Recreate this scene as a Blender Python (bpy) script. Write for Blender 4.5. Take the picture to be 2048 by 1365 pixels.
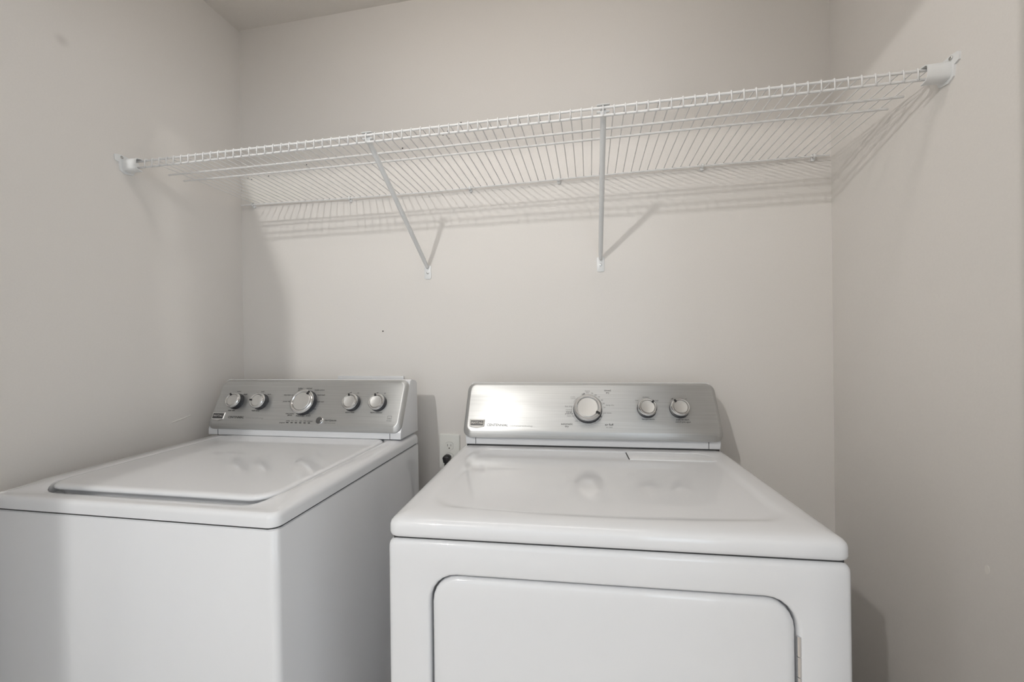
import bpy, bmesh, math, random
from mathutils import Vector, Matrix, Euler

for o in list(bpy.data.objects): bpy.data.objects.remove(o, do_unlink=True)
scene = bpy.context.scene
COL = scene.collection
R = math.radians

# ---------------------------------------------------------------- camera
# closet frame: X along the back wall, Y depth (back wall at 0, camera at -Y), Z up
cam_d = bpy.data.cameras.new('camera')
cam_d.sensor_width = 36.0
cam_d.lens = 822.706 / 2048 * 36.0
cam_d.clip_start = 0.02
cam = bpy.data.objects.new('camera', cam_d)
COL.objects.link(cam)
_rot = (Matrix.Rotation(R(10.759), 3, 'Z') @ Matrix.Rotation(R(-0.1832), 3, 'X') @ Matrix.Rotation(R(0.7901), 3, 'Y'))
_m = Matrix((_rot.col[0], _rot.col[2], -_rot.col[1])).transposed().to_4x4()
_m.translation = (1.3521, -1.4054, 1.2020)
cam.matrix_world = _m
scene.camera = cam

# ---------------------------------------------------------------- world, lights, exposure
world = bpy.data.worlds.new('world'); scene.world = world
world.use_nodes = True
world.node_tree.nodes['Background'].inputs[0].default_value = (0.80, 0.90, 1.0, 1)
world.node_tree.nodes['Background'].inputs[1].default_value = 1.0
BULB_STRENGTH = 2050.0
FILL_CEILING = 5.6
FILL_BACK, WIN_SASH, FILL_RIGHT, FILL_LEFT = 1.0, 6.0, 8.0, 18.0
def area(name, loc, rot, sx, sy, power, color):
    l = bpy.data.lights.new(name, 'AREA'); l.shape = 'RECTANGLE'; l.size = sx; l.size_y = sy
    l.energy = power; l.color = color
    o = bpy.data.objects.new(name, l); COL.objects.link(o); o.location = loc; o.rotation_euler = rot
    return o
# added fill at hall back, right and left; cool daylight through the narrow sash
area('back_fill', (1.12, -4.31, 1.25), (R(90), 0, 0), 1.84, 1.88, FILL_BACK, (1.0, 0.965, 0.93))  # unseen fill added behind the camera
area('right_fill', (3.70, -2.5, 1.30), (0, R(90), 0), 1.9, 2.2, FILL_RIGHT, (1.0, 0.99, 0.98))  # unseen fill added to light the closet's left wall
area('left_fill', (-1.60, -2.9, 1.30), (0, R(-90), 0), 1.9, 1.8, FILL_LEFT, (1.0, 0.99, 0.98))  # unseen fill added to light the closet's right wall
area('sash_daylight', (2.475, -4.31, 1.25), (R(90), 0, 0), 0.64, 1.88, WIN_SASH, (0.80, 0.90, 1.0))
scene.view_settings.view_transform = 'Standard'
scene.view_settings.look = 'None'
scene.view_settings.gamma = 1.0
scene.view_settings.use_curve_mapping = False
scene.view_settings.exposure = 0.24

# ---------------------------------------------------------------- materials
def mat(name, color, rough=0.5, metal=0.0, **kw):
    m = bpy.data.materials.new(name); m.use_nodes = True
    b = m.node_tree.nodes['Principled BSDF']
    b.inputs['Base Color'].default_value = (*color, 1)
    b.inputs['Roughness'].default_value = rough
    b.inputs['Metallic'].default_value = metal
    for k, v in kw.items(): b.inputs[k].default_value = v
    return m
def add_noise(m, scale, bump=0.0, dist=0.001, var=0.0, rough_var=0.0, stretch=(1, 1, 1), detail=3.0):
    nt = m.node_tree; b = nt.nodes['Principled BSDF']
    tc = nt.nodes.new('ShaderNodeTexCoord'); mp = nt.nodes.new('ShaderNodeMapping')
    mp.inputs['Scale'].default_value = stretch
    n = nt.nodes.new('ShaderNodeTexNoise'); n.inputs['Scale'].default_value = scale; n.inputs['Detail'].default_value = detail
    nt.links.new(tc.outputs['Object'], mp.inputs[0]); nt.links.new(mp.outputs[0], n.inputs[0])
    if bump:
        bp = nt.nodes.new('ShaderNodeBump'); bp.inputs['Strength'].default_value = bump; bp.inputs['Distance'].default_value = dist
        nt.links.new(n.outputs[0], bp.inputs['Height']); nt.links.new(bp.outputs[0], b.inputs['Normal'])
    if var:
        c = b.inputs['Base Color'].default_value[:]
        cr = nt.nodes.new('ShaderNodeValToRGB')
        cr.color_ramp.elements[0].position = 0.3; cr.color_ramp.elements[1].position = 0.7
        cr.color_ramp.elements[0].color = tuple(v * (1 - var) for v in c[:3]) + (1,)
        cr.color_ramp.elements[1].color = tuple(min(1, v * (1 + var)) for v in c[:3]) + (1,)
        nt.links.new(n.outputs[0], cr.inputs[0]); nt.links.new(cr.outputs[0], b.inputs['Base Color'])
    if rough_var:
        r = b.inputs['Roughness'].default_value
        mr = nt.nodes.new('ShaderNodeMapRange'); mr.inputs['To Min'].default_value = r - rough_var; mr.inputs['To Max'].default_value = r + rough_var
        nt.links.new(n.outputs[0], mr.inputs[0]); nt.links.new(mr.outputs[0], b.inputs['Roughness'])
    return m
M = {}
M['wall'] = add_noise(mat('wall_paint', (0.72, 0.693, 0.661), 0.55), 260, bump=0.12, dist=0.0012, var=0.012)
M['ceiling'] = add_noise(mat('ceiling_paint', (0.74, 0.71, 0.67), 0.8), 220, bump=0.2, dist=0.0015, var=0.01)
M['hall'] = add_noise(mat('hall_paint', (0.84, 0.82, 0.79), 0.6), 240, bump=0.1, dist=0.001, var=0.01)
M['floor'] = add_noise(mat('floor_vinyl', (0.56, 0.50, 0.44), 0.4), 9, var=0.12, stretch=(1, 8, 1))
M['trim'] = add_noise(mat('trim_paint', (0.75, 0.74, 0.72), 0.35), 60, var=0.01)
M['enamel'] = add_noise(mat('white_enamel', (0.70, 0.707, 0.722), 0.055), 40, var=0.003, rough_var=0.01)
M['plastic'] = add_noise(mat('white_plastic', (0.72, 0.727, 0.742), 0.20), 700, bump=0.02, dist=0.0003, var=0.004)
M['wire'] = add_noise(mat('white_vinyl_coating', (0.76, 0.76, 0.755), 0.3), 300, var=0.01)
M['bracket'] = add_noise(mat('bracket_plastic', (0.76, 0.77, 0.77), 0.35), 300, var=0.01)
M['plate'] = add_noise(mat('outlet_plastic', (0.74, 0.74, 0.70), 0.3), 200, var=0.005)
M['black'] = add_noise(mat('black_rubber', (0.012, 0.012, 0.013), 0.42), 400, var=0.15)
M['knob_dark'] = add_noise(mat('knob_dark_plastic', (0.025, 0.026, 0.032), 0.28), 400, var=0.1)
M['gap'] = add_noise(mat('shadow_gap_rubber', (0.03, 0.03, 0.03), 0.7), 200, var=0.1)
M['chrome'] = add_noise(mat('chrome', (0.72, 0.72, 0.72), 0.16, 1.0), 500, rough_var=0.03)
M['steel'] = add_noise(mat('zinc_steel', (0.52, 0.52, 0.51), 0.35, 1.0), 300, rough_var=0.08)
M['cap'] = add_noise(mat('knob_satin_cap', (0.66, 0.66, 0.65), 0.33, 0.9), 500, rough_var=0.04)
M['print'] = add_noise(mat('dark_print_ink', (0.035, 0.035, 0.035), 0.6), 300, var=0.1)
M['print_grey'] = add_noise(mat('grey_print_ink', (0.12, 0.12, 0.12), 0.6), 300, var=0.1)
M['print_light'] = add_noise(mat('light_print_ink', (0.30, 0.30, 0.30), 0.6), 300, var=0.1)
M['badge'] = add_noise(mat('badge_black', (0.05, 0.05, 0.05), 0.25), 300, var=0.1)
M['button'] = add_noise(mat('button_grey', (0.12, 0.12, 0.12), 0.25, 0.5), 300, var=0.1)
M['hole'] = add_noise(mat('hole_dark', (0.05, 0.045, 0.04), 0.9), 300, var=0.2)
def smudged(src, c, r, dark):
    m = src.copy(); m.name = 'wall_paint_smudged'; nt = m.node_tree; b = nt.nodes['Principled BSDF']
    old = b.inputs['Base Color'].links[0].from_socket
    tc = nt.nodes.new('ShaderNodeTexCoord'); vm = nt.nodes.new('ShaderNodeVectorMath'); vm.operation = 'DISTANCE'; vm.inputs[1].default_value = c
    mr = nt.nodes.new('ShaderNodeMapRange'); mr.interpolation_type = 'SMOOTHSTEP'; mr.inputs['From Min'].default_value = r; mr.inputs['From Max'].default_value = 0; mr.inputs['To Max'].default_value = 1.0
    mx = nt.nodes.new('ShaderNodeMix'); mx.data_type = 'RGBA'; mx.blend_type = 'MIX'; mx.inputs['B'].default_value = (*dark, 1)
    nt.links.new(tc.outputs['Object'], vm.inputs[0]); nt.links.new(vm.outputs['Value'], mr.inputs[0]); nt.links.new(mr.outputs[0], mx.inputs['Factor'])
    nt.links.new(old, mx.inputs['A']); nt.links.new(mx.outputs['Result'], b.inputs['Base Color'])
    return m
M['wall_left'] = smudged(M['wall'], (0, -.561, 2.005), .022, (0.60, 0.575, 0.545))
M['smudge'] = add_noise(mat('smudge_grey', (0.60, 0.57, 0.54), 0.7), 300, var=0.1)
M['spackle'] = add_noise(mat('spackle_white', (0.78, 0.75, 0.71), 0.6), 300, var=0.02)
M['door'] = add_noise(mat('door_paint', (0.78, 0.77, 0.75), 0.4), 80, var=0.01)
M['porcelain'] = add_noise(mat('lampholder_porcelain', (0.8, 0.8, 0.78), 0.2), 80, var=0.01)
# brushed stainless: fine streaks along the panel, highlight spread across them (uv.x runs across the brushing)
def brushed():
    m = mat('brushed_stainless', (0.56, 0.56, 0.55), 0.41, 0.80)
    nt = m.node_tree; b = nt.nodes['Principled BSDF']
    b.inputs['Anisotropic'].default_value = 0.85
    tg = nt.nodes.new('ShaderNodeTangent'); tg.direction_type = 'UV_MAP'; tg.uv_map = 'brush'
    nt.links.new(tg.outputs[0], b.inputs['Tangent'])
    tc = nt.nodes.new('ShaderNodeTexCoord'); mp = nt.nodes.new('ShaderNodeMapping'); mp.inputs['Scale'].default_value = (6, 700, 700)
    n = nt.nodes.new('ShaderNodeTexNoise'); n.inputs['Scale'].default_value = 1.0; n.inputs['Detail'].default_value = 2
    nt.links.new(tc.outputs['Object'], mp.inputs[0]); nt.links.new(mp.outputs[0], n.inputs[0])
    cr = nt.nodes.new('ShaderNodeValToRGB')
    cr.color_ramp.elements[0].position = 0.3; cr.color_ramp.elements[1].position = 0.7
    cr.color_ramp.elements[0].color = (0.51, 0.515, 0.51, 1); cr.color_ramp.elements[1].color = (0.60, 0.605, 0.60, 1)
    nt.links.new(n.outputs[0], cr.inputs[0]); nt.links.new(cr.outputs[0], b.inputs['Base Color'])
    return m
M['brushed'] = brushed()
def emit(name, color, strength):
    m = bpy.data.materials.new(name); m.use_nodes = True
    b = m.node_tree.nodes['Principled BSDF']
    b.inputs['Base Color'].default_value = (*color, 1)
    b.inputs['Emission Color'].default_value = (*color, 1); b.inputs['Emission Strength'].default_value = strength
    return m
M['bulb'] = emit('lit_bulb_glass', (1.0, 0.985, 0.96), BULB_STRENGTH)

M['ceiling_fill'] = emit('added_fill_glow', (1.0, 0.955, 0.91), FILL_CEILING)

# ---------------------------------------------------------------- helpers
def tag(o, label=None, cat=None, group=None, kind=None):
    if label: o['label'] = label
    if cat: o['category'] = cat
    if group: o['group'] = group
    if kind: o['kind'] = kind
    return o
def link(name, me, m, parent=None, smooth=True, angle=35):
    o = bpy.data.objects.new(name, me); COL.objects.link(o)
    if m is not None and not me.materials: me.materials.append(M[m])
    if smooth:
        for p in me.polygons: p.use_smooth = True
        me.set_sharp_from_angle(angle=R(angle))
    if parent is not None: o.parent = parent
    return o
def from_py(name, v, f, m, parent=None, smooth=True, angle=35):
    me = bpy.data.meshes.new(name); me.from_pydata([tuple(p) for p in v], [], f); me.update()
    return link(name, me, m, parent, smooth, angle)
def from_bm(name, bm, m, parent=None, smooth=True, angle=35):
    me = bpy.data.meshes.new(name); bmesh.ops.recalc_face_normals(bm, faces=bm.faces); bm.to_mesh(me); bm.free()
    return link(name, me, m, parent, smooth, angle)
def empty(name, loc=(0, 0, 0), rot=None):
    o = bpy.data.objects.new(name, None); o.empty_display_size = 0.05; COL.objects.link(o); o.location = loc
    if rot: o.rotation_mode = 'YXZ'; o.rotation_euler = rot
    return o
def bm_box(bm, x0, x1, y0, y1, z0, z1, bev=0.0, seg=2):
    r = bmesh.ops.create_cube(bm, size=1.0)
    vs = r['verts']
    for v in vs:
        v.co = Vector((x0 + (v.co.x + .5) * (x1 - x0), y0 + (v.co.y + .5) * (y1 - y0), z0 + (v.co.z + .5) * (z1 - z0)))
    if bev:
        es = list({e for v in vs for e in v.link_edges})
        bmesh.ops.bevel(bm, geom=es, offset=bev, segments=seg, profile=0.5, affect='EDGES')
def box(name, x0, x1, y0, y1, z0, z1, m, parent=None, bev=0.0, seg=2):
    bm = bmesh.new(); bm_box(bm, x0, x1, y0, y1, z0, z1, bev, seg)
    return from_bm(name, bm, m, parent, smooth=bev > 0)
def loft(rings, cap0=True, cap1=True, closed=True):
    n = len(rings[0]); v = [p for r in rings for p in r]; f = []
    for k in range(len(rings) - 1):
        for i in range(n if closed else n - 1):
            j = (i + 1) % n
            f.append((k * n + i, k * n + j, (k + 1) * n + j, (k + 1) * n + i))
    if cap0: f.append(tuple(range(n - 1, -1, -1)))
    if cap1: f.append(tuple((len(rings) - 1) * n + i for i in range(n)))
    return v, f
def rrect(x0, y0, x1, y1, r, n=6, m=1):
    """rounded rectangle, counter-clockwise from the lower-left corner; m extra points along each straight edge"""
    pts = []
    cs = [(x0 + r, y0 + r, 180), (x1 - r, y0 + r, 270), (x1 - r, y1 - r, 0), (x0 + r, y1 - r, 90)]
    for k, (cx, cy, a0) in enumerate(cs):
        for i in range(n + 1):
            a = R(a0 + 90 * i / n); pts.append((cx + r * math.cos(a), cy + r * math.sin(a)))
        nx = cs[(k + 1) % 4]; a = R(nx[2]); q = (nx[0] + r * math.cos(a), nx[1] + r * math.sin(a)); p = pts[-1]
        for i in range(1, m): pts.append((p[0] + (q[0] - p[0]) * i / m, p[1] + (q[1] - p[1]) * i / m))
    return pts
def tube(path, rad, sides=6, caps=True):
    rings = []
    P = [Vector(p) for p in path]; ref = None
    for i, p in enumerate(P):
        d = (P[min(i + 1, len(P) - 1)] - P[max(i - 1, 0)]).normalized()
        if ref is None:
            ref = Vector((0, 0, 1)) if abs(d.z) < 0.9 else Vector((1, 0, 0))
        a = (ref - d * ref.dot(d)).normalized(); ref = a; b = d.cross(a)
        rr = rad[i] if isinstance(rad, (list, tuple)) else rad
        rings.append([p + (a * math.cos(2 * math.pi * k / sides) + b * math.sin(2 * math.pi * k / sides)) * rr for k in range(sides)])
    return loft(rings, caps, caps)
def tube_obj(name, path, rad, m, parent=None, sides=8):
    v, f = tube(path, rad, sides); return from_py(name, v, f, m, parent)
def lathe(prof, N=32):
    """prof: (radius, height) pairs, last/first closed with caps"""
    rings = [[(r * math.cos(2 * math.pi * k / N), r * math.sin(2 * math.pi * k / N), h) for k in range(N)] for r, h in prof]
    return loft(rings, True, True)
def prism(poly, axis, a0, a1):
    """extrude a 2D polygon: axis 'x' -> poly in (y,z)"""
    def P(p, a): return (a, p[0], p[1]) if axis == 'x' else ((p[0], a, p[1]) if axis == 'y' else (p[0], p[1], a))
    return loft([[P(p, a0) for p in poly], [P(p, a1) for p in poly]])
def xf(v, mtx): return [mtx @ Vector(p) for p in v]
DT = [('timed',0.4284,0.1446,0.0191,2),('dry',0.4285,0.1374,0.0100,2),('automatic',0.3094,0.0409,0.0333,2),('dry',0.3093,0.0338,0.0106,2),('air fluff',0.4278,0.0405,0.0234,2),('no heat',0.4274,0.0332,0.0172,1),('off',0.3584,0.1325,0.0087,2),('off',0.4048,0.0639,0.0084,2),('off',0.3581,0.0473,0.0084,2),('heavy',0.3705,0.1427,0.0138,1),('duty',0.3703,0.1377,0.0087,1),('70',0.3836,0.1352,0.0058,1),('60',0.3940,0.1302,0.0058,1),('50',0.4030,0.1240,0.0057,1),('40',0.4111,0.1141,0.0057,1),('30',0.4157,0.1038,0.0057,1),('20',0.4168,0.0921,0.0056,1),('damp dry',0.4330,0.0989,0.0233,1),('cool down',0.4234,0.0751,0.0245,1),('wrinkle',0.3272,0.1235,0.0139,1),('control',0.3277,0.1187,0.0131,1),('less dry',0.3150,0.0942,0.0202,1),('normal',0.3155,0.0835,0.0173,1),('energy',0.3157,0.0774,0.0172,2),('preferred',0.3159,0.0718,0.0222,2),('more dry',0.3211,0.0650,0.0221,1),('very dry',0.3409,0.0502,0.0191,1),('30',0.3768,0.0449,0.0056,1),('20',0.3883,0.0480,0.0056,1),('10',0.4010,0.0547,0.0056,1),('low',0.5098,0.1145,0.0084,1),('medium',0.5357,0.1248,0.0181,1),('high',0.5647,0.1145,0.0097,1),('temperature',0.5356,0.0585,0.0339,2),('off',0.6078,0.1199,0.0062,2),('on',0.6455,0.1202,0.0054,1),('push to start',0.6278,0.0584,0.0345,2),('end of cycle signal',0.6278,0.0516,0.0397,2),('CENTENNIAL',0.1088,0.0340,0.0620,2),('commercial technology',0.1785,0.0329,0.0669,0),]
WT = [('bulky/',0.3178,0.1389,0.0177,2),('sheets',0.3179,0.1330,0.0168,2),('normal',0.3497,0.1394,0.0194,2),('wrinkle control',0.3888,0.1334,0.0365,2),('hand wash',0.4002,0.1168,0.0272,2),('rapid wash',0.4033,0.0938,0.0252,2),('soak',0.3899,0.0693,0.0107,2),('rinse',0.3729,0.0530,0.0107,2),('& spin',0.3746,0.0472,0.0152,2),('drain & spin',0.3443,0.0463,0.0306,2),('clean washer',0.3057,0.0526,0.0319,2),('affresh',0.3068,0.0472,0.0173,2),('power wash',0.2821,0.0939,0.0306,2),('deep water wash',0.2821,0.1159,0.0393,2),('progress',0.2876,0.0232,0.0199,2),('sensing',0.3062,0.0291,0.0136,2),('wash',0.3214,0.0294,0.0090,2),('rinse',0.3360,0.0293,0.0090,2),('spin',0.3523,0.0292,0.0080,2),('done',0.3674,0.0294,0.0089,2),('lid locked',0.3852,0.0291,0.0177,2),('start/pause',0.4562,0.0337,0.0417,2),('hold 3 sec to cancel',0.4561,0.0249,0.0381,1),('medium',0.0857,0.1265,0.0158,2),('large',0.1147,0.1172,0.0137,2),('load size',0.0827,0.0603,0.0252,2),('cool',0.1776,0.1263,0.0116,2),('warm',0.2058,0.1179,0.0134,2),('hot',0.2095,0.0929,0.0095,2),('wash temp',0.1744,0.0608,0.0302,2),('off',0.5036,0.1252,0.0071,2),('on',0.5299,0.1247,0.0061,2),('extra rinse',0.5167,0.0604,0.0310,2),('off',0.5965,0.1251,0.0069,2),('on',0.6229,0.1243,0.0060,2),('fabric softener',0.6072,0.0608,0.0404,2),('limited',0.6545,0.0357,0.0156,1),('CENTENNIAL',0.1090,0.0369,0.0611,2),('commercial technology',0.1798,0.0363,0.0674,0),]
# ================================================================ structure
W, H = 2.0747, 2.44
YF0, YF1 = -1.0, -0.885          # front wall of the closet (hall face, closet face)
OX0, OX1, OZ = 0.125, 1.80, 2.052  # door opening
HX0, HX1, HY = -1.5, 3.6, -4.2   # the hall
def st(o): o['kind'] = 'structure'; return o
st(box('floor', HX0 - .1, HX1 + .1, HY - .1, 0.1, -0.08, 0.0, 'floor'))
st(box('ceiling', HX0 - .1, HX1 + .1, HY - .1, 0.1, H, H + 0.08, 'ceiling'))
wall_back = st(box('wall_back', -0.1, W + 0.1, 0.0, 0.1, 0, H, 'wall'))
wall_left = st(box('wall_left', -0.1, 0.0, YF0, 0.0, 0, H, 'wall_left'))
wall_right = st(box('wall_right', W, W + 0.1, YF0, 0.0, 0, H, 'wall'))
bm = bmesh.new()
bm_box(bm, HX0, OX0, YF0, YF1, 0, H); bm_box(bm, OX1, HX1, YF0, YF1, 0, H); bm_box(bm, OX0, OX1, YF0, YF1, OZ, H)
st(from_bm('wall_front', bm, 'wall', smooth=False))
bm = bmesh.new()   # hall wall with openings for the added back fill and the sash
bm_box(bm, HX0, 0.2, HY - .1, HY, 0, H); bm_box(bm, 2.80, HX1, HY - .1, HY, 0, H)
bm_box(bm, 0.2, 2.80, HY - .1, HY, 2.2, H); bm_box(bm, 0.2, 2.80, HY - .1, HY, 0, 0.3); bm_box(bm, 2.05, 2.15, HY - .1, HY, 0.3, 2.2)
st(from_bm('wall_hall_back', bm, 'hall', smooth=False))
bm = bmesh.new()
bm_box(bm, HX0 - .1, HX0, HY, -3.85, 0, H); bm_box(bm, HX0 - .1, HX0, -1.95, YF0, 0, H)
bm_box(bm, HX0 - .1, HX0, -3.85, -1.95, 2.3, H); bm_box(bm, HX0 - .1, HX0, -3.85, -1.95, 0, 0.3)
st(from_bm('wall_hall_left', bm, 'hall', smooth=False))
bm = bmesh.new()
bm_box(bm, HX1, HX1 + .1, HY, -3.65, 0, H); bm_box(bm, HX1, HX1 + .1, -1.35, YF0, 0, H)
bm_box(bm, HX1, HX1 + .1, -3.65, -1.35, 2.3, H); bm_box(bm, HX1, HX1 + .1, -3.65, -1.35, 0, 0.3)
st(from_bm('wall_hall_right', bm, 'hall', smooth=False))
# casing of the closet opening on the hall side
st(box('trim_1', 0.090, 0.1510, YF0 - .018, YF0, 0, OZ + .07, 'trim', bev=.003))
st(box('trim_2', OX1, OX1 + .065, YF0 - .018, YF0, 0, OZ + .07, 'trim', bev=.003))
st(box('trim_3', 0.1510, OX1, YF0 - .018, YF0, OZ, OZ + .07, 'trim', bev=.003))
st(box('baseboard_back', 0.0, W, -.014, 0, 0, .085, 'trim', bev=.003))
st(box('baseboard_left', 0.0, .014, YF1, -.014, 0, .085, 'trim', bev=.003))
st(box('baseboard_right', W - .014, W, YF1, -.014, 0, .085, 'trim', bev=.003))
# open closet door, hinged at the left jamb and swung out into the hall; light passes the crack beside its hinges
door = st(empty('door_1', (0.1665, YF0 - .004, 0), rot=(0, 0, R(-90 + 15.0))))
box('door_leaf', 0.0, 0.76, 0.0, 0.035, 0.012, OZ - .004, 'door', door, bev=.002)
for a, b in ((.12, .62), (.70, 1.18), (1.26, 1.90)):
    box('door_panel', .12, .64, -.004, 0.039, a, b, 'door', door, bev=.004)
for z in (0.22, 1.03, 1.83):
    box('hinge', -.016, .02, -.006, .004, z - .05, z + .05, 'steel', door, bev=.001)
v, f = lathe([(.004, .0), (.012, .0), (.024, .012), (.026, .03), (.02, .044), (.004, .048)], 20)
kn = from_py('door_knob', xf(v, Matrix.Translation((.70, 0.035, 0.96)) @ Matrix.Rotation(R(-90), 4, 'X')), f, 'steel', door)

# small marks on the painted walls
hole_me = None
def disc_mesh(name, r, n=10):
    v, f = lathe([(r * .3, 0.0008), (r, 0.0007), (r, 0.0)], n)
    me = bpy.data.meshes.new(name); me.from_pydata(v, [], f); return me
hole_me = disc_mesh('nail_hole', 0.0028)
for (x, z) in ((.842, 1.968), (.863, 1.950), (.844, 1.939), (.866, 1.923), (.912, 1.975), (.785, 1.940), (.688, 1.907), (.293, 1.883), (.126, 1.854), (.033, 1.854), (.049, 1.847), (.600, 1.240)):
    o = link('nail_hole', hole_me, 'hole', wall_back); o.location = (x, 0, z); o.rotation_euler = (R(90), 0, 0)
o = link('scratch', disc_mesh('scratch', 0.006), 'spackle', wall_right); o.location = (W, -.488, .760); o.rotation_euler = (0, R(-90), 0); o.scale = (1.5, .8, 1)
sc_v, sc_f = tube([(0.0, -.29, .945), (0.0, -.26, .950), (0.0, -.225, .957)], .0012, 5)
from_py('scratch', sc_v, sc_f, 'spackle', wall_left)

# ---------------------------------------------------------------- hall ceiling lamp (bare bulb) that lights the closet
lamp = empty('ceiling_lamp', (0.474, -2.474, H))
tag(lamp, 'bare round bulb in a white porcelain ceiling holder in the hall outside', 'lamp')
v, f = lathe([(.004, 0), (.062, 0), (.060, -.018), (.040, -.045), (.026, -.062), (.024, -.072), (.004, -.072)], 28); from_py('lampholder', v, f, 'porcelain', lamp)
v, f = lathe([(.003, -.070), (.010, -.072), (.012, -.085), (.018, -.104), (.0205, -.118), (.018, -.131), (.011, -.139), (.002, -.142)], 20); from_py('bulb', v, f, 'bulb', lamp)

ceil_fill = empty('added_ceiling_fill', (1.09, -0.72, H))  # added fill source inside the closet, in the form of a ceiling fixture
tag(ceil_fill, 'added fill light shaped as a long wraparound fixture on the closet ceiling, above the picture edge', 'fill light')
box('fill_base', -.61, .61, -.055, .055, -.022, 0, 'porcelain', ceil_fill, bev=.003)
pr = [(-.055, -.020), (-.053, -.045), (-.040, -.062), (-.020, -.069), (.020, -.069), (.040, -.062), (.053, -.045), (.055, -.020)]
v, f = prism(pr, 'x', -.600, .600); from_py('fill_diffuser', v, f, 'ceiling_fill', ceil_fill)
for x in (-.61, .60):
    v, f = prism([(p * 1.03, q * 1.02) for p, q in pr], 'x', x, x + .010); from_py('end_cap', v, f, 'porcelain', ceil_fill)

# ================================================================ wire shelf
ZS = 1.7467; DS = 0.408
shelf = empty('wire_shelf', (W / 2, 0, ZS))
tag(shelf, 'long white vinyl-coated wire shelf running wall to wall above the washer and dryer', 'shelf')
def L(p): return (p[0] - W / 2, p[1], p[2] - ZS)
BR = [(0.010, 1.7443), (0.068, 1.7440), (0.451, 1.7370), (0.781, 1.7342), (1.053, 1.7375), (1.337, 1.7410), (1.549, 1.7430), (1.767, 1.7437), (2.065, 1.7437)]
def zback(x):
    for (a, za), (b, zb) in zip(BR, BR[1:]):
        if x <= b: return za + (zb - za) * (x - a) / (b - a)
    return BR[-1][1]
RR = .0030; RW = .00150
tube_obj('front_rail', [L((x, -DS, ZS)) for x in (.030, .7, 1.4, 2.066)], RR, 'wire', shelf)
tube_obj('lip_rail', [L((x, -DS, ZS - .0186)) for x in (.030, .7, 1.4, 2.066)], RR, 'wire', shelf)
def zd(x, y):   # deck height under the rods
    t = (y + DS) / (DS - .012); return ZS + (zback(x) - ZS) * t
XS = [.030] + [.068 + i * .25 for i in range(8)] + [2.064]
tube_obj('support_rail', [L((x, -.310, zd(x, -.310))) for x in XS], RR, 'wire', shelf)
tube_obj('support_rail', [L((x, -.260, zd(x, -.260))) for x in XS], RR, 'wire', shelf)
tube_obj('back_rail', [L((x, -.012, zback(x))) for x in [.012] + [b[0] for b in BR[1:-1]] + [2.0645]], RR, 'wire', shelf)
# one rod mesh: along the deck, over the front rail and down the lip; origin on the front rail
OFF = RR + RW
path = [(0, DS - .012 + .0025, OFF - .001), (0, DS - .02, OFF), (0, .004, OFF), (0, -OFF * .72, OFF * .72), (0, -OFF, 0), (0, -OFF, -.0186 - .003)]
v, f = tube(path, RW, 6)
rod_me = bpy.data.meshes.new('rod'); rod_me.from_pydata([tuple(p) for p in v], [], f); rod_me.materials.append(M['wire'])
for p in rod_me.polygons: p.use_smooth = True
for i in range(79):
    x = .06814 + .0254 * i
    o = bpy.data.objects.new('rod', rod_me); COL.objects.link(o); o.parent = shelf
    o.location = L((x, -DS, ZS)); o.rotation_euler = (math.atan2(zback(x) - ZS, DS - .012), 0, 0)
# diagonal braces
for x in (0.7776, 1.3876):
    b = empty('shelf_brace', L((x + .002, 0, 1.447))); b.parent = shelf
    tp = Vector((0, -.396, 1.736 - 1.447)); bt = Vector((0, -.009, 1.470 - 1.447))
    tube_obj('brace_pole', [tp, tp * .5 + bt * .5, bt * .94 + tp * .06, bt + Vector((0, .002, -.003))], [.0074, .0074, .0072, .0058], 'bracket', b, 14)
    pl = [(a, c) for a, c in rrect(-.0125, -.023, .0125, .027, .006, 4)]
    rings = [[(a, 0, c) for a, c in pl], [(a, -.0025, c) for a, c in pl], [(a * .88, -.0035, c * .94) for a, c in pl]]
    vv, ff = loft(rings); from_py('foot_plate', vv, [tuple(reversed(q)) for q in ff], 'bracket', b)
    vv, ff = lathe([(.001, .0032), (.0034, .0028), (.0044, .001), (.0044, -.002)], 12)
    from_py('screw', xf(vv, Matrix.Translation((0, -.0032, 0)) @ Matrix.Rotation(R(90), 4, 'X')), ff, 'steel', b)
    bm = bmesh.new()   # clip that grips the front rail
    zc = ZS - 1.447
    bm_box(bm, -.007, .007, -.404, -.392, zc - .016, zc - .001, .0015, 1)
    bm_box(bm, -.015, .015, -.405, -.398, zc - .008, zc - .0045, .001, 1)
    bm_box(bm, -.015, .015, -.4115, -.402, zc + .0062, zc + .0082, .0008, 1)
    bm_box(bm, -.006, .006, -.403, -.400, zc - .008, zc + .0075, .0008, 1)
    from_bm('rail_clip', bm, 'bracket', b)
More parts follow.
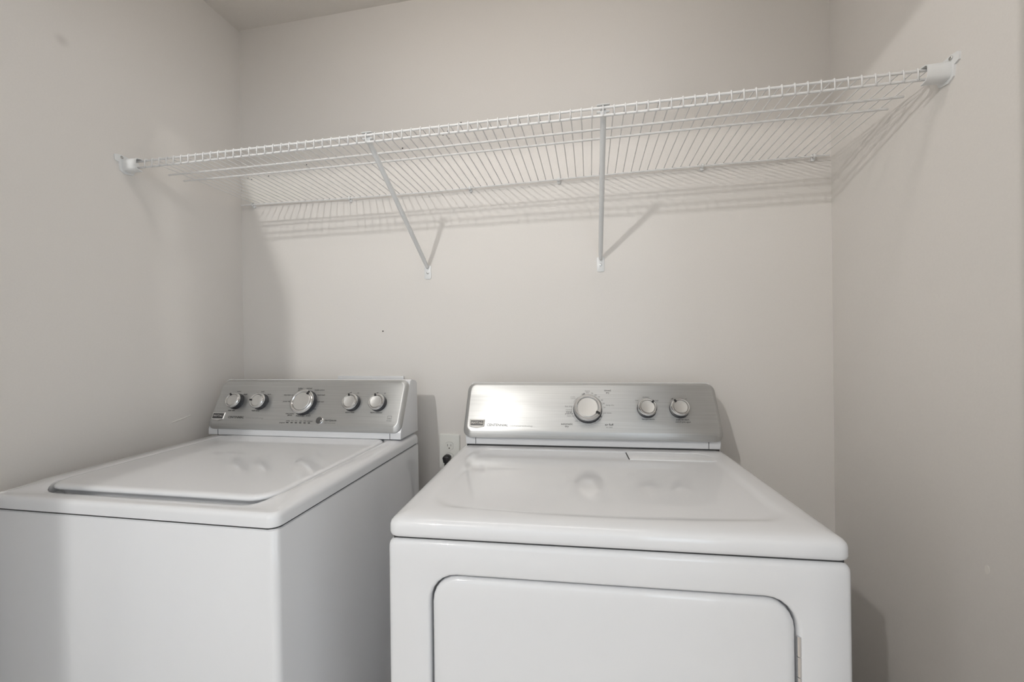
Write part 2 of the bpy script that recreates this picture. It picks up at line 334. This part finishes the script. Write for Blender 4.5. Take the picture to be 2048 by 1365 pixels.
# end brackets on the side walls
for s, X0 in ((1, 0.0), (-1, W)):
    b = empty('end_bracket', L((X0, -.40, ZS))); b.parent = shelf
    g = lambda x: s * x
    # wall plate (polygon in y,z) with the screw tab
    poly = [(-.045, .011), (-.040, .0135), (-.028, .0155), (.016, .012), (.024, .002), (.010, -.022), (.004, -.034), (-.018, -.037), (-.031, -.030), (-.033, -.008), (-.0435, -.004)]
    vv, ff = prism(poly, 'x', g(0.0), g(.0035)); from_py('wall_plate', vv, ff if s > 0 else [tuple(reversed(q)) for q in ff], 'bracket', b, smooth=False)
    t = .0022
    prof = [(-.006, .006), (-.022, .0045), (-.0265, .0015), (-.0275, -.003), (-.0270, -.022), (-.0225, -.0290), (-.008, -.0315)]
    inner = [(-.006, .006 - t), (-.0215, .0045 - t), (-.0245, .000), (-.0275 + t, -.003), (-.0270 + t, -.0215), (-.0215, -.0290 + t), (-.008, -.0315 + t)]
    poly = prof + inner[::-1]
    vv, ff = prism(poly, 'x', g(.002), g(.044 if s < 0 else .054))
    bm = bmesh.new(); bmv = [bm.verts.new(q) for q in vv]
    for q in ff:
        if len(q) == 4: bm.faces.new([bmv[i] for i in q])
    n = len(prof)
    for base in (0, 2 * n):
        for i in range(n - 1):
            bm.faces.new([bmv[base + i], bmv[base + i + 1], bmv[base + 2 * n - 2 - i], bmv[base + 2 * n - 1 - i]])
    from_bm('rail_socket', bm, 'bracket', b, angle=50)
    vv, ff = lathe([(.0008, .001), (.0016, .0005), (.0019, .0018), (.0032, .0022), (.0042, .0012), (.0042, -.002)], 14)
    from_py('screw', xf(vv, Matrix.Translation((g(.0037), -.0265, .0085)) @ Matrix.Rotation(R(90 * s), 4, 'Y')), ff, 'steel', b)
# back wall clips
for x in (0.0624, 0.4796, 0.9449, 1.2544, 1.7082, 2.0232):
    z = zback(x)
    c = empty('wall_clip', L((x, 0, z))); c.parent = shelf
    pl = rrect(-.0055, -.012, .0055, .009, .0045, 4)
    vv, ff = loft([[(a, 0, q) for a, q in pl], [(a, -.006, q) for a, q in pl], [(a * .6, -.008, q * .8) for a, q in pl]])
    from_py('clip_base', vv, [tuple(reversed(q)) for q in ff], 'bracket', c)
    arc = [(0, -.012 + .0052 * math.cos(R(a)), .0052 * math.sin(R(a))) for a in range(30, 331, 30)]
    vv, ff = tube(arc, .0019, 6); from_py('clip_hook', [(p[0] * 2.2, p[1], p[2]) for p in vv], ff, 'bracket', c)
    vv, ff = lathe([(.0008, .0022), (.0026, .0018), (.0030, 0), (.0030, -.002)], 10)
    from_py('screw', xf(vv, Matrix.Translation((0, -.0075, .0065)) @ Matrix.Rotation(R(90), 4, 'X')), ff, 'steel', c)

# ================================================================ appliances: shared pieces
def face_frame(y1, z1, y2, z2, h0):
    e = Vector((0, y2 - y1, z2 - z1)).normalized(); n = Vector((0, -e.z, e.y))
    m = Matrix((Vector((1, 0, 0)), e, n)).transposed().to_4x4(); m.translation = (0, y1, z1 + h0)
    return m, math.hypot(y2 - y1, z2 - z1)
def text_mesh(s, width, bold):
    cu = bpy.data.curves.new('lettering', 'FONT'); cu.body = s; cu.size = 1.0; cu.align_x = 'CENTER'; cu.align_y = 'CENTER'
    cu.resolution_u = 2; cu.fill_mode = 'FRONT'; cu.offset = 0.012 if bold else 0.0
    o = bpy.data.objects.new('lettering', cu); COL.objects.link(o)
    dg = bpy.context.evaluated_depsgraph_get(); me = o.evaluated_get(dg).to_mesh()
    vs = [v.co.copy() for v in me.vertices]; fs = [tuple(p.vertices) for p in me.polygons]
    o.evaluated_get(dg).to_mesh_clear(); bpy.data.objects.remove(o, do_unlink=True); bpy.data.curves.remove(cu)
    x0 = min(v.x for v in vs); x1 = max(v.x for v in vs); k = width / (x1 - x0); c = (x0 + x1) / 2
    return [((v.x - c) * k, v.y * k, 0) for v in vs], fs
def lettering(items, F, nn, m, parent, name='lettering'):
    for s, x, y, wd, b in items:
        v, f = text_mesh(s, wd, b == 2)
        from_py(name, [F @ Vector((x + p[0], y + p[1], nn)) for p in v], f, m, parent, smooth=False)
def steel_panel(root, F, w, a, Hh):
    def rg(i_side, i_top, i_bot, r, n): return [F @ Vector((x, y, n)) for x, y in rrect(a + i_side, i_bot, w - a - i_side, Hh - i_top, r, 8, 4)]
    rings = [rg(0.001, 0.001, 0.001, .024, -.006), rg(0, 0, 0, .025, .000), rg(.0006, .0006, .0006, .0245, .0018), rg(.009, .0095, .0155, .0175, .0088), rg(.0105, .011, .0172, .0165, .0097), rg(.0125, .013, .0195, .0150, .0100)]
    v, f = loft(rings, True, True)
    me = bpy.data.meshes.new('control_panel'); me.from_pydata([tuple(p) for p in v], [], f); me.update()
    uv = me.uv_layers.new(name='brush'); Fi = F.inverted()
    for lp in me.loops:
        q = Fi @ me.vertices[lp.vertex_index].co; uv.data[lp.index].uv = (q.y * 5 + q.z * 2, q.x * 1.0)
    return link('control_panel', me, 'brushed', root, angle=50)
def knob(root, F, x, s, r, ang, n0=.010, name='knob'):
    k = empty(name); k.parent = root
    k.matrix_local = F @ Matrix.Translation((x, s, n0)) @ Matrix.Rotation(R(-ang), 4, 'Z')
    v, f = lathe([(r * .5, 0), (r * 1.03, 0), (r * 1.03, .003), (r * 1.0, .004), (r * .985, .0175), (r * .5, .0175)], 36); from_py('knob_skirt', v, f, 'knob_dark', k)
    v, f = lathe([(r * .5, .0165), (r * .99, .0165), (r * 1.0, .0185), (r * .97, .0215), (r * .88, .0240), (r * .80, .0238), (r * .745, .0215), (r * .735, .0185), (r * .5, .0185)], 36); from_py('knob_ring', v, f, 'chrome', k)
    v, f = lathe([(r * .3, .017), (r * .725, .0185), (r * .725, .0212), (r * .69, .0222), (r * .5, .0217), (r * .25, .0213), (r * .05, .0212)], 36); from_py('knob_cap', v, f, 'cap', k)
    pw = .0032 if r > .03 else .0026
    pl = rrect(-pw, r * .66, pw, r * .965, .0012, 3)
    v, f = loft([[(a, b, .018) for a, b in pl], [(a, b, .0246) for a, b in pl]]); from_py('knob_pointer', v, f, 'black', k)
    return k
def badge(root, F, x0, x1, y0, y1, dark):
    t = empty('brand_badge'); t.parent = root; t.matrix_local = F @ Matrix.Translation(((x0 + x1) / 2, (y0 + y1) / 2, .010))
    hw, hh = (x1 - x0) / 2, (y1 - y0) / 2
    def sh(k, z): return [(-hw * k, hh * k, z), (-hw * k * .96, -hh * .62 * k, z), (-hw * .12 * k, -hh * k, z), (hw * .12 * k, -hh * k, z), (hw * k * .96, -hh * .62 * k, z), (hw * k, hh * k, z)]
    v, f = loft([sh(1.0, 0), sh(1.0, .0012), sh(.93, .0022)]); from_py('badge_frame', v, f, 'chrome', t, smooth=False)
    def bar(z): return [(-hw * .84, hh * .72, z), (-hw * .82, -hh * .42, z), (hw * .82, -hh * .42, z), (hw * .84, hh * .72, z)]
    v, f = loft([bar(.002), bar(.0026)]); from_py('badge_field', v, f, 'badge' if dark else 'button', t, smooth=False)
    v, f = text_mesh('MAYTAG', hw * 1.45, True); from_py('badge_lettering', [(p[0], p[1] * 1.15 + hh * .15, .0029) for p in v], f, 'chrome', t, smooth=False)
def console_body(root, w, a, yb, y1, z1, y2, z2, yD, h0, z0=.0362):
    prof = [(yb, z0), (yb, z1 - .002), (y1 + .004, z1 + .0005), (y2 + .004, z2 - .003), (y2 + .016, z2 + .001), (yD - .012, z2 - .006), (yD - .003, z2 - .016), (yD, z0)]
    v, f = prism([(p, q + h0) for p, q in prof], 'x', a + .001, w - a - .001)
    bm = bmesh.new(); vs = [bm.verts.new(p) for p in v]
    for q in f: bm.faces.new([vs[i] for i in q])
    bmesh.ops.bevel(bm, geom=list(bm.edges), offset=.0055, segments=3, profile=.5, affect='EDGES', clamp_overlap=True)
    return from_bm('console_housing', bm, 'plastic', root)
def cabinet_shell(name, root, x0, x1, y0, y1, z0, z1, r, m):
    o0 = rrect(x0, y0, x1, y1, r, 5)
    def sc(i): return rrect(x0 + i, y0 + i, x1 - i, y1 - i, max(r - i, .002), 5)
    rings = [[(a, b, z0) for a, b in o0], [(a, b, z1 - .007) for a, b in o0], [(a, b, z1 - .0025) for a, b in sc(.0015)], [(a, b, z1) for a, b in sc(.005)]]
    v, f = loft(rings); return from_py(name, v, f, m, root)
def feet(root, w, d, z):
    for x in (.06, w - .06):
        for y in (.06, d - .06):
            v, f = lathe([(.005, 0), (.022, 0), (.024, .006), (.020, .012), (.009, .014), (.009, z + .004), (.003, z + .004)], 16)
            from_py('foot', xf(v, Matrix.Translation((x, y, 0))), f, 'black', root)

# ================================================================ washer
N, MM = 6, 10
WW, WD, WH = .6985, .649, .8644
Wm = Matrix.Rotation(R(.3392), 3, 'Z') @ Matrix.Rotation(R(-.0509), 3, 'X') @ Matrix.Rotation(R(-.1906), 3, 'Y')
washer = empty('washing_machine', Vector((.789, -.7566, WH)) + Wm @ Vector((-WW, 0, -WH)), rot=(R(-.0509), R(-.1906), R(.3392)))
tag(washer, 'white top-loading washing machine with closed lid and five-knob steel console, left appliance', 'washer')
h = WH
cabinet_shell('cabinet', washer, .001, WW - .001, .001, WD, .030, h - .0032, .014, 'enamel')
v, f = loft([[(a, b, z) for a, b in rrect(.005, .005, WW - .005, WD - .005, .016, 5)] for z in (h - .004, h + .003)]); from_py('top_seal', v, f, 'gap', washer)
feet(washer, WW, WD, .030)
# top panel with the lid opening
def ringxy(x0, y0, x1, y1, r): return rrect(x0, y0, x1, y1, r, N, MM)
def topz(y, z): # the rim dips towards the finger gap along the front edge
    t = max(0, min(1, (y - .030) / .045)); t = t * t * (3 - 2 * t)
    return z - .0105 * (1 - t)
out = lambda i, r: ringxy(i, i, WW - i, WD - i, max(r - i * .6, .006))
rings = [[(a, b, h + .0010) for a, b in out(.0, .020)], [(a, b, h + .0165) for a, b in out(0, .020)], [(a, b, h + .0215) for a, b in out(.0012, .020)],
         [(a, b, h + .0262) for a, b in out(.0045, .020)], [(a, b, h + max(.0265, topz(b, .0300))) for a, b in out(.0095, .020)],
         [(a, b, h + max(.0268, topz(b, .0335))) for a, b in out(.018, .020)],
         [(a, b, h + topz(b, .0345)) for a, b in ringxy(.052, .0315, WW - .040, .560, .060)],
         [(a, b, h + topz(b, .0340)) for a, b in ringxy(.064, .0370, WW - .050, .548, .056)],
         [(a, b, h + topz(b, .0325)) for a, b in ringxy(.066, .0390, WW - .052, .546, .055)],
         [(a, b, h + .010) for a, b in ringxy(.0665, .0395, WW - .0525, .5455, .0545)]]
v, f = loft(rings); from_py('top_panel', v, f, 'enamel', washer, angle=60)
# lid
lx0, ly0, lx1, ly1 = .0690, .0480, WW - .0545, .5425
lid = lambda i, r: ringxy(lx0 + i, ly0 + i, lx1 - i, ly1 - i, r)
rings = [[(a, b, h + .012) for a, b in lid(.014, .046)], [(a, b, h + .0235) for a, b in lid(.011, .047)], [(a, b, h + .0262) for a, b in lid(.0015, .052)], [(a, b, h + .0288) for a, b in lid(0, .053)], [(a, b, h + .0325) for a, b in lid(.0012, .052)],
         [(a, b, h + .0352) for a, b in lid(.0045, .049)], [(a, b, h + .0364) for a, b in lid(.010, .044)], [(a, b, h + .0366) for a, b in lid(.015, .040)], [(a, b, h + .0366) for a, b in lid(.017, .039)]]
v, f = loft(rings); from_py('lid', v, f, 'enamel', washer, angle=60)
# console
wy1, wz1, wy2, wz2 = .5143, .0575, .5894, .2128
FW, HW = face_frame(wy1, wz1, wy2, wz2, h)
console_body(washer, WW, .0037, .5178, wy1, wz1, wy2, wz2, WD - .001, h, z0=.0374)
for x in (.0418, .6585): box('trim_joint', x - .0007, x + .0007, .5173, .5195, h + .037, h + .0553, 'gap', washer)
wp = steel_panel(washer, FW, WW, .0037, HW)
for x, s, r, a in ((.0911, .0909, .0262, -32), (.1850, .0905, .0262, -88), (.3500, .0893, .0405, 33), (.5188, .0905, .0262, -14), (.6088, .0910, .0262, -14)): knob(washer, FW, x, s, r, a)
badge(washer, FW, .0160, .0640, .0240, .0530, True)
v, f = lathe([(.004, .010), (.0125, .010), (.0125, .0115), (.0112, .0125), (.004, .0125)], 28); from_py('button_ring', xf(v, FW @ Matrix.Translation((.4184, .0317, 0))), f, 'chrome', washer)
v, f = lathe([(.003, .011), (.0106, .0115), (.0104, .0136), (.0085, .0146), (.004, .0143), (.001, .0142)], 28); from_py('start_button', xf(v, FW @ Matrix.Translation((.4184, .0317, 0))), f, 'button', washer)
pl = rrect(-.0042, -.0013, .0042, .0013, .0009, 3)
led_v, led_f = loft([[FW.to_3x3() @ Vector((a, b, .0098)) for a, b in pl], [FW.to_3x3() @ Vector((a, b, .0105)) for a, b in pl]])
led_me = bpy.data.meshes.new('indicator_light'); led_me.from_pydata([tuple(p) for p in led_v], [], led_f); led_me.materials.append(M['black'])
for i in range(6):
    o = link('indicator_light', led_me, 'black', washer, smooth=False); o.location = FW @ Vector((.3059 + i * .01549, .0234, 0))
lettering([t for t in WT if t[4] == 2], FW, .0103, 'print', wp)
lettering([t for t in WT if t[4] == 1], FW, .0103, 'print_grey', wp)
lettering([t for t in WT if t[4] == 0], FW, .0103, 'print_light', wp)
bm = bmesh.new()
for (x0, x1, y0, y1) in ((-.007, .007, .0065, .0072), (-.007, .007, -.0035, -.0028), (-.007, -.0063, -.0035, .0072), (.0063, .007, -.0035, .0072), (-.004, .004, -.0012, -.0002)):
    bm_box(bm, x0, x1, y0, y1, 0, .0003)
o = from_bm('certification_mark', bm, 'print_grey', wp, smooth=False); o.matrix_local = FW @ Matrix.Translation((.6545, .0440, .0101))

# ================================================================ dryer
DW, DD, DH = .737, .640, .8603
Dm = Matrix.Rotation(R(2.9504), 3, 'Z') @ Matrix.Rotation(R(-.4213), 3, 'X') @ Matrix.Rotation(R(.0876), 3, 'Y')
dryer = empty('clothes_dryer', Vector((1.0004, -.7424, DH)) + Dm @ Vector((0, 0, -DH)), rot=(R(-.4213), R(.0876), R(2.9504)))
tag(dryer, 'white front-loading clothes dryer with three-knob brushed steel console, right appliance', 'dryer')
h = DH
feet(dryer, DW, DD, .030)
# cabinet: outer skin whose front face is pierced by the door opening
dx0, dx1, dz1, dz0, dr = .0755, .6600, h - .0605, h - .520, .047
def fr(i, y, r): return [(a, y, b) for a, b in rrect(i, .030 + i, DW - i, h - .0035 - i, r, 6, 4)]
def ho(i, y): return [(a, y, b) for a, b in rrect(dx0 - i, dz0 - i, dx1 + i, dz1 + i, dr + i, 6, 4)]
rings = [fr(0, DD, .012), fr(0, .009, .012), fr(.0012, .0045, .012), fr(.0045, .0012, .011), fr(.009, .0, .010), ho(.006, 0.0), ho(.003, .0006), ho(.001, .0028), ho(0, .006), ho(0, .030)]
v, f = loft(rings); from_py('cabinet', v, [tuple(reversed(q)) for q in f], 'enamel', dryer, angle=50)
box('top_seal', .008, DW - .008, .008, .60, h - .006, h + .003, 'gap', dryer)
# door slab
def dn(i, y): return [(a, y, b) for a, b in rrect(dx0 + .0040 + i, dz0 + .004 + i, dx1 - .0035 - i, dz1 - .0032 - i, dr - .004 - i * .6, 6, 4)]
rings = [dn(.004, .028), dn(.0, .024), dn(0, .0085), dn(.0012, .0038), dn(.004, .0010), dn(.0085, -.0004), dn(.016, -.0010), dn(.05, -.0012)]
v, f = loft(rings); from_py('door', v, [tuple(reversed(q)) for q in f], 'enamel', dryer, angle=60)
vv, ff = tube([(0, 0, 0), (0, 0, -.0302)], .0036, 10)
kme = bpy.data.meshes.new('hinge_knuckle'); kme.from_pydata([tuple(p) for p in vv], [], ff)
for i in range(11):
    o = link('hinge_knuckle', kme, 'chrome', dryer); o.location = (dx1 + .0014, .0030, h - .1180 - i * .0313)
# worktop with a shallow dished centre whose front edge is bowed
def dish(i):
    P = rrect(.060 + i, .040 + i, DW - .056 - i, .470, .045, N, MM); o = []
    for a, b in P:
        if b < .2:
            t = (a - DW / 2) / (DW / 2 - .05); b += .022 * t * t * (1 - min(1, max(0, (b - .06) / .14)))
        o.append((a, b))
    return o
out = lambda i, r: rrect(-.001 + i, -.001 + i, DW + .001 - i, .560 - i, max(r - .5 * i, .006), N, MM)
rings = [[(a, b, h + .0010) for a, b in out(.0035, .018)], [(a, b, h + .0035) for a, b in out(.001, .018)], [(a, b, h + .0080) for a, b in out(0, .018)], [(a, b, h + .0205) for a, b in out(.0004, .018)], [(a, b, h + .0252) for a, b in out(.0020, .018)],
         [(a, b, h + .0295) for a, b in out(.0060, .018)], [(a, b, h + .0325) for a, b in out(.012, .018)], [(a, b, h + .0348) for a, b in out(.021, .018)],
         [(a, b, h + .0362) for a, b in dish(-.012)], [(a, b, h + .0361) for a, b in dish(-.005)], [(a, b, h + .0350) for a, b in dish(0)], [(a, b, h + .0338) for a, b in dish(.006)], [(a, b, h + .0333) for a, b in dish(.012)], [(a, b, h + .0333) for a, b in dish(.014)]]
v, f = loft(rings); from_py('worktop', v, f, 'enamel', dryer, angle=60)
# lint screen cover at the right rear of the worktop
bm = bmesh.new(); bm_box(bm, .4690, .6910, .4040, .5030, h + .030, h + .0352, .0012, 2)
from_bm('lint_screen_cover', bm, 'plastic', dryer)
box('lint_slot', .4668, .4688, .4050, .5000, h + .030, h + .0345, 'gap', dryer)
# console
y1, z1, y2, z2 = .4920, .0622, .5771, .2121
FD, HD = face_frame(y1, z1, y2, z2, h)
console_body(dryer, DW, .0125, .5036, y1 + .005, z1, y2, z2, DD - .010, h, z0=.0395)
for x in (.0430, .6930): box('trim_joint', x - .0007, x + .0007, .5031, .5053, h + .0405, h + .0600, 'gap', dryer)
box('console_base', .016, DW - .016, .506, DD - .014, h + .025, h + .0400, 'gap', dryer)
dp = steel_panel(dryer, FD, DW, .0069, HD)
for x, s, r, a in ((.3690, .0846, .0400, 121), (.5343, .0878, .0258, 46), (.6224, .0887, .0258, -38)): knob(dryer, FD, x, s, r, a)
badge(dryer, FD, .0250, .0703, .0240, .0505, False)
lettering([t for t in DT if t[4] == 2], FD, .0103, 'print', dp)
lettering([t for t in DT if t[4] == 1], FD, .0103, 'print_grey', dp)
lettering([t for t in DT if t[4] == 0], FD, .0103, 'print_light', dp)
V, Fc = [], []
for a0, a1 in ((20, 75), (95, 150), (165, 232), (258, 345)):     # printed dial arcs round the timer knob
    n = 24; k0 = len(V)
    for i in range(n + 1):
        a = R(a0 + (a1 - a0) * i / n)
        for rr in (.0452, .0457): V.append(FD @ Vector((.369 + rr * math.cos(a), .0846 + rr * math.sin(a), .0103)))
    Fc += [(k0 + 2 * i, k0 + 2 * i + 1, k0 + 2 * i + 3, k0 + 2 * i + 2) for i in range(n)]
from_py('dial_print', V, Fc, 'print_grey', dp, smooth=False)

# ================================================================ outlet, plug and washer box on the back wall
outlet = empty('wall_outlet', (.8535, 0, .8055)); tag(outlet, 'ivory duplex electrical outlet on the back wall between washer and dryer', 'outlet')
pl = rrect(-.0385, -.0615, .0385, .0615, .005, 4)
vv, ff = loft([[(a, 0, b) for a, b in pl], [(a, -.003, b) for a, b in pl], [(a * .965, -.0055, b * .978) for a, b in pl], [(a * .92, -.0062, b * .95) for a, b in pl]])
from_py('cover_plate', vv, [tuple(reversed(q)) for q in ff], 'plate', outlet)
for zc in (.0200, -.0200):
    rc = empty('receptacle', (0, -.0062, zc)); rc.parent = outlet
    circ = [(max(-.0135, min(.0135, .0172 * math.cos(R(a)))), .0145 * math.sin(R(a))) for a in range(0, 360, 12)]
    vv, ff = loft([[(a * 1.03, .002, b * 1.03) for a, b in circ], [(a * 1.03, -.0002, b * 1.03) for a, b in circ]]); from_py('rim', vv, [tuple(reversed(q)) for q in ff], 'gap', rc)
    vv, ff = loft([[(a, .002, b) for a, b in circ], [(a, -.0012, b) for a, b in circ]]); from_py('receptacle_face', vv, [tuple(reversed(q)) for q in ff], 'plate', rc)
    box('slot', -.0072, -.0056, -.0015, .001, -.0015, .0070, 'black', rc); box('slot', .0050, .0064, -.0015, .001, -.0010, .0060, 'black', rc)
    vv, ff = lathe([(.0005, .0015), (.0024, .0015), (.0024, -.001)], 12); from_py('ground_hole', xf(vv, Matrix.Translation((-.0004, 0, -.0075)) @ Matrix.Rotation(R(90), 4, 'X')), ff, 'black', rc)
vv, ff = lathe([(.0005, .0012), (.0022, .001), (.0028, 0), (.0028, -.001)], 12); from_py('screw', xf(vv, Matrix.Translation((0, -.0062, 0)) @ Matrix.Rotation(R(90), 4, 'X')), ff, 'plate', outlet)
plug = empty('power_plug', (.8475, -.0076, .7850)); tag(plug, 'black power plug and cord in the lower socket of the wall outlet', 'plug')
ppl = [(-.0150, .002), (-.0100, .0085), (-.004, .0115), (.006, .0110), (.0130, .006), (.0125, -.004), (.0050, -.017), (-.0040, -.019), (-.0110, -.016)]
vv, ff = loft([[(a * .96, 0, b * .96) for a, b in ppl], [(a, -.004, b) for a, b in ppl], [(a, -.014, b) for a, b in ppl], [(a * .85, -.021, b * .85) for a, b in ppl], [(a * .5, -.023, b * .5) for a, b in ppl]])
from_py('plug_body', vv, [tuple(reversed(q)) for q in ff], 'black', plug, angle=50)
tube_obj('cord', [(-.004, -.012, -.012), (-.006, -.013, -.035), (-.008, -.016, -.09), (-.010, -.022, -.20), (-.02, -.03, -.40), (-.03, -.035, -.62), (-.035, -.04, -.775)], .0042, 'black', plug, 8)
wb = empty('washer_outlet_box', (.550, 0, .960)); tag(wb, 'white plastic washer outlet box frame on the wall, peeking above the washer console', 'outlet box')
bm = bmesh.new()
bm_box(bm, -.1327, .1327, -.009, 0, .092, .1147, .002); bm_box(bm, -.1327, .1327, -.009, 0, -.11, -.088, .002)
bm_box(bm, -.1327, -.108, -.009, 0, -.089, .093, .002); bm_box(bm, .108, .1327, -.009, 0, -.089, .093, .002)
from_bm('flange', bm, 'plastic', wb)
box('box_back', -.109, .109, -.002, 0, -.090, .094, 'plastic', wb)
for x in (-.06, .06):
    v, f = lathe([(.003, 0), (.010, 0), (.010, .016), (.014, .017), (.014, .026), (.003, .026)], 14); from_py('valve', xf(v, Matrix.Translation((x, -.002, .01)) @ Matrix.Rotation(R(90), 4, 'X')), f, 'steel', wb)
